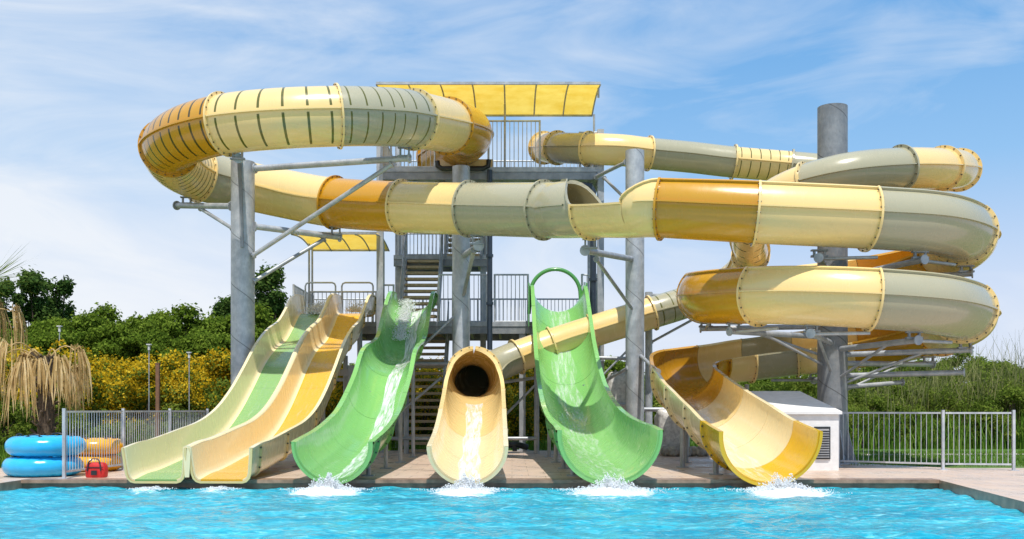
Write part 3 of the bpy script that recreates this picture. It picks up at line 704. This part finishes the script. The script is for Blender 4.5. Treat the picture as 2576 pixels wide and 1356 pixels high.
# splashes
sm,nt,d,t=twoside('splash_droplets',.5); d.inputs[0].default_value=(.97,.98,.99,1); t.inputs[0].default_value=(.97,.98,.99,1)
OCT=np.array([(1,0,0),(-1,0,0),(0,1,0),(0,-1,0),(0,0,1),(0,0,-1)],float); OF=[(0,2,4),(2,1,4),(1,3,4),(3,0,4),(2,0,5),(1,2,5),(3,1,5),(0,3,5)]
def drops(P,sz,label,origin):
    V=[];Fx=[]
    for p,s_ in zip(P,sz):
        b0=len(V); k=OCT*s_*rng.uniform(.6,1.4,3); V.extend((p+k).tolist()); Fx.extend([(a+b0,b_+b0,c_+b0) for a,b_,c_ in OF])
    me=bpy.data.meshes.new('water_splash'); o0=np.array(origin); me.from_pydata((np.array(V)-o0).tolist(),[],Fx); me.polygons.foreach_set('use_smooth',[True]*len(Fx)); me.materials.append(sm)
    link(bpy.data.objects.new('water_splash',me),None,origin,kind='stuff',label=label,category='splash')
for k,(ex,ey,er) in enumerate(EX):
    n=5200 if k>1 else 900; hgt=.34 if k>1 else .06
    a=rng.uniform(0,2*math.pi,n); rad=er*.45*np.abs(rng.normal(0,1,n))**.9; x=ex+rad*np.cos(a)*(1.15+.25*np.sin(a*5)); y=ey+.12+rad*.8*np.sin(a)
    cl_=.6+.4*np.sin(x*23+1)*np.sin(y*19)
    z=-.12+hgt*cl_*np.exp(-(rad/(er*.42))**2)*rng.uniform(0,1,n)**1.6+.02*rng.uniform(0,1,n)
    drops(np.stack([x,y,z],1),rng.uniform(.003,.013,n),'white foaming splash where a slide meets the pool',(ex,ey,-.14))
for (x0,y0,z0,wd,n,ln) in ((-2.92,27.4,3.95,.2,3600,1.6),(-5.45,27.9,4.02,.26,2400,.7),(-4.45,28.1,4.0,.24,1000,.5)):
    t=rng.uniform(0,1,n); y=y0+.5-t*ln*1.2; zf=np.interp(y,[24.6,25.5,26.6,27.6,28.6],[2.3,2.6,3.4,3.9,3.97]) if ln>1 else np.interp(y,[26.2,27,27.7,28.6],[3.05,3.48,3.88,3.95])
    P=np.stack([x0+rng.normal(0,wd*.5,n),y,zf+.04+rng.uniform(0,.36,n)*np.exp(-t*1.5)],1)
    drops(P,rng.uniform(.004,.018,n),'white churning water rushing over the slide start',(x0,y0,z0))

# ================= vegetation
def leafcloud(blobs,n,size,sh=.55,asp=.5,flat_=0.0,rs=None):
    rs=rs or rng; B=np.array(blobs,float); w=B[:,3]*B[:,4]; w/=w.sum(); k=rs.choice(len(B),n,p=w)
    d=rs.normal(0,1,(n,3)); d/=np.linalg.norm(d,axis=1)[:,None]
    rad=(sh+(1-sh)*rs.uniform(0,1,n)**.7)*(1+.18*rs.normal(0,1,n)); c=B[k,:3]+d*np.stack([B[k,3],B[k,3],B[k,4]],1)*rad[:,None]
    nrm=d+rs.normal(0,.75,(n,3)); nrm[:,2]+=flat_; nrm/=np.linalg.norm(nrm,axis=1)[:,None]
    t=np.cross(nrm,rs.normal(0,1,(n,3))); t/=np.linalg.norm(t,axis=1)[:,None]; bb=np.cross(nrm,t)
    s_=size*rs.uniform(.6,1.4,n)[:,None]; V=np.stack([c-t*s_,c+bb*s_*asp,c+t*s_,c-bb*s_*asp],1)
    return V
def leafobj(name,Vs,mats,parent,**props):
    V=np.concatenate([v.reshape(-1,3) for v in Vs]); nq=len(V)//4; F_=np.arange(nq*4).reshape(nq,4).tolist()
    me=bpy.data.meshes.new(name); me.from_pydata(V.tolist(),[],F_); mi=np.concatenate([np.full(len(v),i) for i,v in enumerate(Vs)])
    me.polygons.foreach_set('material_index',mi.astype(np.int32))
    for m in mats: me.materials.append(m)
    o=bpy.data.objects.new(name,me); COL.objects.link(o)
    if parent: o.parent=parent
    for k,v in props.items(): o[k]=v
    return o
def maketree(kind,seed):
    rs=np.random.default_rng(seed); blobs=[]
    if kind=='pine':
        H=5.7
        for k in range(34):
            a=rs.uniform(0,6.28); q_=rs.uniform(0,1)**.6*2.0; z=H-.55-(q_/2.0)**2*1.5-rs.uniform(0,1)**1.3*2.4; blobs.append((q_*math.cos(a),q_*math.sin(a),z,rs.uniform(.35,.7),rs.uniform(.25,.45)))
        sz,mt,lb_=.085,pineL,'dense green pine tree behind the pool grounds'; n=17000
    else:
        H=7.6
        for k in range(32):
            t=rs.uniform(.33,1); a=rs.uniform(0,6.28); q_=rs.uniform(0,1)**.7*1.8*(1.25-t*.85); blobs.append((q_*math.cos(a),q_*math.sin(a),H*t-.3,rs.uniform(.28,.6),rs.uniform(.28,.6)))
        sz,mt,lb_=.10,tallL,'tall airy dark green tree above the pines'; n=9000
    rt=thing('tree',(0,0,0),lb_,'tree',group='trees around the water park')
    mb=MB(); top=Vector((.2,0,H*.62)); mb.tube([(0,0,-.1),(.08,.03,H*.2),(.02,.05,H*.42),tuple(top)],[.2,.16,.12,.08],10)
    for b_ in blobs:
        z0=min(b_[2]-.3,H*rs.uniform(.25,.6)); s0=Vector((.05,.03,z0)); e=Vector(b_[:3]); mid=(s0+e)/2+Vector((0,0,-.12)); mb.tube([s0,mid,e],[.055,.04,.015],6)
    mb.obj('trunk',[barkm],rt); leafobj('crown',[leafcloud(blobs,n,sz,.3,.5,.4,rs)],[mt],rt); return rt
def place(variants,items,yellow=None):
    used=set()
    for i,(u,d,sc) in enumerate(items):
        v=variants[i%len(variants)]; p=S(u,1030,d); s_=(sc*random.uniform(.9,1.1),sc*random.uniform(.9,1.1),sc*random.uniform(.95,1.05))
        if id(v) not in used: used.add(id(v)); v.location=(p.x,p.y,0); v.scale=s_; v.rotation_euler=(0,0,random.uniform(0,6))
        else: copy_thing(v,(p.x,p.y,0),random.uniform(0,6.28),s_)
pines=[maketree('pine',11),maketree('pine',12),maketree('pine',13)]; talls=[maketree('tall',21),maketree('tall',22)]
place(pines,[(195,44,1.04),(262,47,1.08),(330,43,1.0),(400,46,1.10),(470,44,1.04),(535,48,1.16),(130,48,1.0),(590,45,1.0),(235,40,.84),(300,39,.82),(375,40,.86),(445,39,.84),(520,40,.86),(650,46,1.06),(20,42,.8),(160,39,.85),(60,46,.9),(620,41,.9),(700,47,1.0),(5,48,1.0),
   (1540,52,.78),(2165,50,.78),(2240,54,.8),(900,52,.8),(1050,55,.75),(1290,54,.75),(760,50,.85),(1420,50,.75),(1900,54,.75),(1700,52,.72),(2330,52,.75),(2420,54,.8),(2520,50,.8)])
place(talls,[(88,50,1.10),(145,52,1.0),(668,50,1.06),(705,54,.9),(562,53,.95),(-10,48,.95),(625,56,.95)])
def makebush(seed,yellow):
    rs=np.random.default_rng(seed); blobs=[]
    for k in range(26):
        a=rs.uniform(0,6.28); q_=rs.uniform(0,1)**.6*1.25; blobs.append((q_*math.cos(a),q_*math.sin(a),.35+rs.uniform(0,1)*(2.1-q_*.7),rs.uniform(.22,.5),rs.uniform(.2,.45)))
    rt=thing('shrub',(0,0,0),'bushy shrub covered in yellow blossom' if yellow else 'leafy green garden shrub','shrub',group='shrubs around the water park')
    mb=MB()
    for b_ in blobs[:12]: mb.tube([(0,0,-.05),(b_[0]*.4,b_[1]*.4,b_[2]*.5),b_[:3]],[.04,.03,.01],6)
    mb.obj('stem',[barkm],rt); Vs=[leafcloud(blobs,7500,.055,.3,.45,.2,rs)]; ms=[bushL]
    if yellow:
        sub=[blobs[i] for i in rs.choice(26,15,replace=False)]; Vs.append(leafcloud([(b_[0],b_[1],b_[2]+.05,b_[3]*1.05,b_[4]*1.05) for b_ in sub],5200,.038,.65,.8,0,rs)); ms.append(flowL)
    leafobj('foliage',Vs,ms,rt); return rt
yb=[makebush(31,True),makebush(32,True),makebush(33,True)]; gb=[makebush(41,False),makebush(42,False)]
it=[(u,random.uniform(31,35),random.uniform(.95,1.3)) for u in range(190,620,34)]+[(u,random.uniform(35,38),random.uniform(1.1,1.4)) for u in range(100,620,55)]+[(60,28,1.1),(130,29,1.2),(10,30,1.25),(180,32,1.2)]
it+=[(u,random.uniform(33,37),random.uniform(1.0,1.25)) for u in (640,700,765,830,900,960,1020,1090,1150,1220,1290,1345)]+[(870,31,1.05),(930,32,1.1),(1060,33,1.0),(1280,33,.9)]
place(yb,it)
place(gb,[(u,random.uniform(36,42),random.uniform(.9,1.25)) for u in (1400,1470,1530,1590,1650,1720,1790,1860,1930,2000,2060,2140)]+[(2190,33,.85),(2260,34,.9),(2480,33,.85),(2500,35,1.1),(2330,36,1.05),(1640,34,1.),(-20,24,.7),(40,25,.55),(130,25,.5),(200,26,.5),(280,26,.42),(350,27,.42),(430,27,.42),(500,28,.42),
   (2230,32.5,.7),(2350,33,.8),(2540,32,.95),(2600,33,1.1),(2130,34,.9),(2400,34,1.0),(2560,38,1.35),(2440,39,1.3),(2300,41,1.25),(2200,40,1.25),(2290,32,.6),(2420,32,.65),(2490,31.5,.55),(2170,31.5,.55)])
bl=[]
for k in range(260):
    x=-75+150*rng.uniform(); y=rng.uniform(64,78); hgt=2.2+1.1*mnoise.noise(Vector((x*.09,2,0)))+rng.uniform(-.4,.6); bl.append((x,y,hgt*.75,2.6,hgt*.75))
leafobj('distant_woodland',[leafcloud(bl,60000,.33,.4,.6,.3)],[pineL],None,kind='stuff',label='distant band of dark green woodland',category='woodland')
def blades(n,xf,yf,hf,w,lean,mat,name,label,cat,seg=3):
    out=[]
    x=xf(n);y=yf(n);hh=hf(n);a=rng.uniform(0,6.28,n);ln=rng.uniform(0,lean,n)*hh;dx=np.cos(a)*ln;dy=np.sin(a)*ln;b_=rng.uniform(0,6.28,n);wx=np.cos(b_)*w;wy=np.sin(b_)*w
    def P(t,k): return np.stack([x+dx*t*t+wx*k*(1-t*.85),y+dy*t*t+wy*k*(1-t*.85),-.03+hh*(t-.15*t*t*(ln/hh))],1)
    for s_ in range(seg):
        t0,t1=s_/seg,(s_+1)/seg; out.append(np.stack([P(t0,-1),P(t0,1),P(t1,1),P(t1,-1)],1))
    return leafobj(name,[np.concatenate(out)],[mat],None,kind='stuff',label=label,category=cat)
u=lambda a,b:(lambda n:rng.uniform(a,b,n))
blades(2400,lambda n:11+9*rng.uniform(0,1,n)**.6,u(32,37),lambda n:rng.uniform(1.2,4.1,n)*rng.uniform(.6,1.1,n),.018,.4,reedL,'giant_cane','tall dry giant cane thicket behind the lawn','cane')
blades(3000,u(10.4,19),u(30.5,35),lambda n:rng.uniform(.3,1.3,n),.025,.6,grassL,'tall_grass','tall green grass and weeds at the cane foot','grass')
blades(11000,u(7.2,15),u(21.3,29),lambda n:rng.uniform(.04,.12,n),.008,.6,grassL,'lawn_grass','short lawn grass behind the bar fence','grass',2)
blades(5000,u(-12.5,-7.7),u(20.6,25),lambda n:rng.uniform(.08,.5,n),.014,.7,grassL,'rough_grass','rough green undergrowth behind the pool deck','grass',2)
blades(5000,u(-16,-7),u(26,31),lambda n:rng.uniform(.2,.9,n),.02,.7,grassL,'rough_grass','rough green undergrowth under yellow shrubs','grass',2)
blades(4000,u(-7,10),u(29.2,34),lambda n:rng.uniform(.1,.5,n),.015,.7,grassL,'rough_grass','grass behind the slide tower','grass',2)
# dead fan palms: petioles with collapsed hanging fans
def palm(loc,H,n,fl,label,seed,rise=.5,spread=.5,greens=0):
    rs=random.Random(seed); rt=thing('palm_tree',loc,label,'palm tree'); l=Vector(loc)
    mb=MB(); mb.tube([l+Vector((0,0,-.05)),l+Vector((.05,0,H*.5)),l+Vector((0,0,H))],[.2,.16,.17],14)
    for k in range(60):
        a=k*2.4; z=H*.1+H*.9*k/60; c=Vector((math.cos(a),math.sin(a),0)); mb.pipe(l+c*.14+Vector((0,0,z)),l+c*.27+Vector((0,0,z+.12)),.03,5)
    mb.obj('trunk',[barkm],rt)
    for k in range(n+greens):
        a=k*2.399+rs.uniform(-.3,.3); c=Vector((math.cos(a),math.sin(a),0)); t=Vector((-c.y,c.x,0)); rc=rs.uniform(.25,1.0)*fl*spread; up=rs.uniform(.1,rise); dn=rs.uniform(.05,.4)
        if k>=n: up=rise*1.3; dn=0; rc=.3
        sp_=[l+c*(.08+rc*q_)+Vector((0,0,H-.1+up*math.sin(q_*1.9)-dn*q_**3)) for q_ in [i/6 for i in range(7)]]
        mb=MB(); mb.tube(sp_,[.018,.017,.016,.015,.014,.013,.012],5); hub=sp_[-1]; ln=fl*rs.uniform(.5,.9)
        for j in range(30):
            f=rs.uniform(-1,1)
            d0=(c*rs.uniform(.1,.55)+t*f*.55+Vector((0,0,rs.uniform(-.2,.5)))).normalized(); d1=(t*f*.12+c*rs.uniform(-.05,.12)+Vector((0,0,-1))).normalized()
            if k>=n: d1=(c*.7+t*f*.9+Vector((0,0,rs.uniform(-.2,.9)))).normalized(); d0=d1
            ll=ln*rs.uniform(.6,1.1)
            p0=hub; p1=hub+d0*ll*.16; p2=p1+(d0*.25+d1).normalized()*ll*.3; p3=p2+d1*ll*.35; p4=p3+(d1+t*rs.uniform(-.15,.15))*ll*.25; wv=(t*rs.uniform(.4,1)+c*rs.uniform(-.6,.6)).normalized()
            for (A,B,wa,wb) in ((p0,p1,.004,.014),(p1,p2,.014,.016),(p2,p3,.016,.011),(p3,p4,.011,.002)): mb.poly([A-wv*wa,A+wv*wa,B+wv*wb,B-wv*wb])
        mb.obj('frond',[dryL if k<n else bushL],rt)
palm((-10.05,21.4,0),2.35,11,1.75,'short palm with drooping dried straw-coloured fronds',1,.45,.42)
palm((-12.8,23.5,0),3.6,8,1.7,'palm with dried fronds hanging above the rings',2,.6,.5,5)
def lamp(u_,v_,d,h_=.0):
    p=S(u_,v_,d); rt=thing('garden_lamp',(p.x,d,0),'slim garden lamp post with a white head','lamp',group='garden lamp posts'); mb=MB(); mb.pipe((p.x,d,0),(p.x,d,p.z-.15),.016,8); mb.obj('pole',[galv],rt)
    mb=MB(); mb.box(p.x-.06,p.x+.06,d-.06,d+.06,p.z,p.z+.03); mb.pipe((p.x,d,p.z-.15),(p.x,d,p.z-.002),.035,12); mb.obj('lamp_head',[glassw],rt)
lamp(150,822,29.5); lamp(375,868,29); lamp(476,888,29.5)
mb=MB(); p=S(397,915,24); mb.box(p.x-.04,p.x+.04,23.96,24.04,0,p.z); mb.box(p.x-.05,p.x+.05,23.95,24.05,p.z,p.z+.02); mb.box(p.x-.09,p.x+.09,23.91,24.09,0,.015); mb.obj('wooden_post',[polem],None,origin=(p.x,24,0),label='slender reddish brown post among yellow shrubs',category='post')

# ================= world, sun, camera
w=bpy.data.worlds.new('World'); scene.world=w; w.use_nodes=True; nt=w.node_tree; bgn=nt.nodes['Background']
SD=Vector((.05,-.43,.90)).normalized()
sky=N(nt,'ShaderNodeTexSky',sky_type='NISHITA'); sky.sun_disc=False; sky.sun_elevation=math.asin(SD.z); sky.sun_rotation=math.atan2(SD.x,SD.y); sky.air_density=1.0; sky.dust_density=.6; sky.ozone_density=2.0
tc=N(nt,'ShaderNodeTexCoord'); sp=N(nt,'ShaderNodeSeparateXYZ'); nt.links.new(tc.outputs['Generated'],sp.inputs[0])
mp=N(nt,'ShaderNodeMapping'); mp.inputs['Scale'].default_value=(1.0,1.0,3.4); mp.inputs['Rotation'].default_value=(0,.10,0); mp.inputs['Location'].default_value=(.35,.2,.1); nt.links.new(tc.outputs['Generated'],mp.inputs[0])
n1=noise(nt,1.5,5,.5,mp.outputs[0],.6); n2=noise(nt,4.2,7,.58,mp.outputs[0],1.3)
cl=math_(nt,'MULTIPLY_ADD',n2,.34,math_(nt,'MULTIPLY',n1,.72))
cl=math_(nt,'ADD',cl,math_(nt,'MULTIPLY',sp.outputs[0],-.17))
cm=ramp(nt,cl,[(.44,(0,0,0)),(.60,(.5,.5,.5)),(.72,(.9,.9,.9))])
grad=ramp(nt,sp.outputs[2],[(.0,(5.2,5.4,6.3)),(.11,(4.4,5.0,6.3)),(.23,(2.0,3.8,6.1)),(.38,(.85,2.7,5.5))])
skyc=mixc(nt,.85,sky.outputs[0],grad)
c=mixc(nt,cm,skyc,(5.9,6.15,6.5))
nt.links.new(c,bgn.inputs[0]); bgn.inputs[1].default_value=.15
sl=bpy.data.lights.new('sun','SUN'); sl.energy=4.4; sl.angle=math.radians(.5); sl.color=(1,.955,.88); so=bpy.data.objects.new('sun',sl); COL.objects.link(so); so.rotation_euler=SD.to_track_quat('Z','Y').to_euler()
cam=bpy.data.cameras.new('camera'); cam.lens=35; cam.sensor_width=36; cam.shift_y=352/2576; cam.clip_end=2000
co=bpy.data.objects.new('camera',cam); COL.objects.link(co); co.location=(0,0,EYE); co.rotation_euler=(math.pi/2,0,0); scene.camera=co
scene.view_settings.view_transform='Standard'; scene.view_settings.look='None'; scene.view_settings.exposure=0
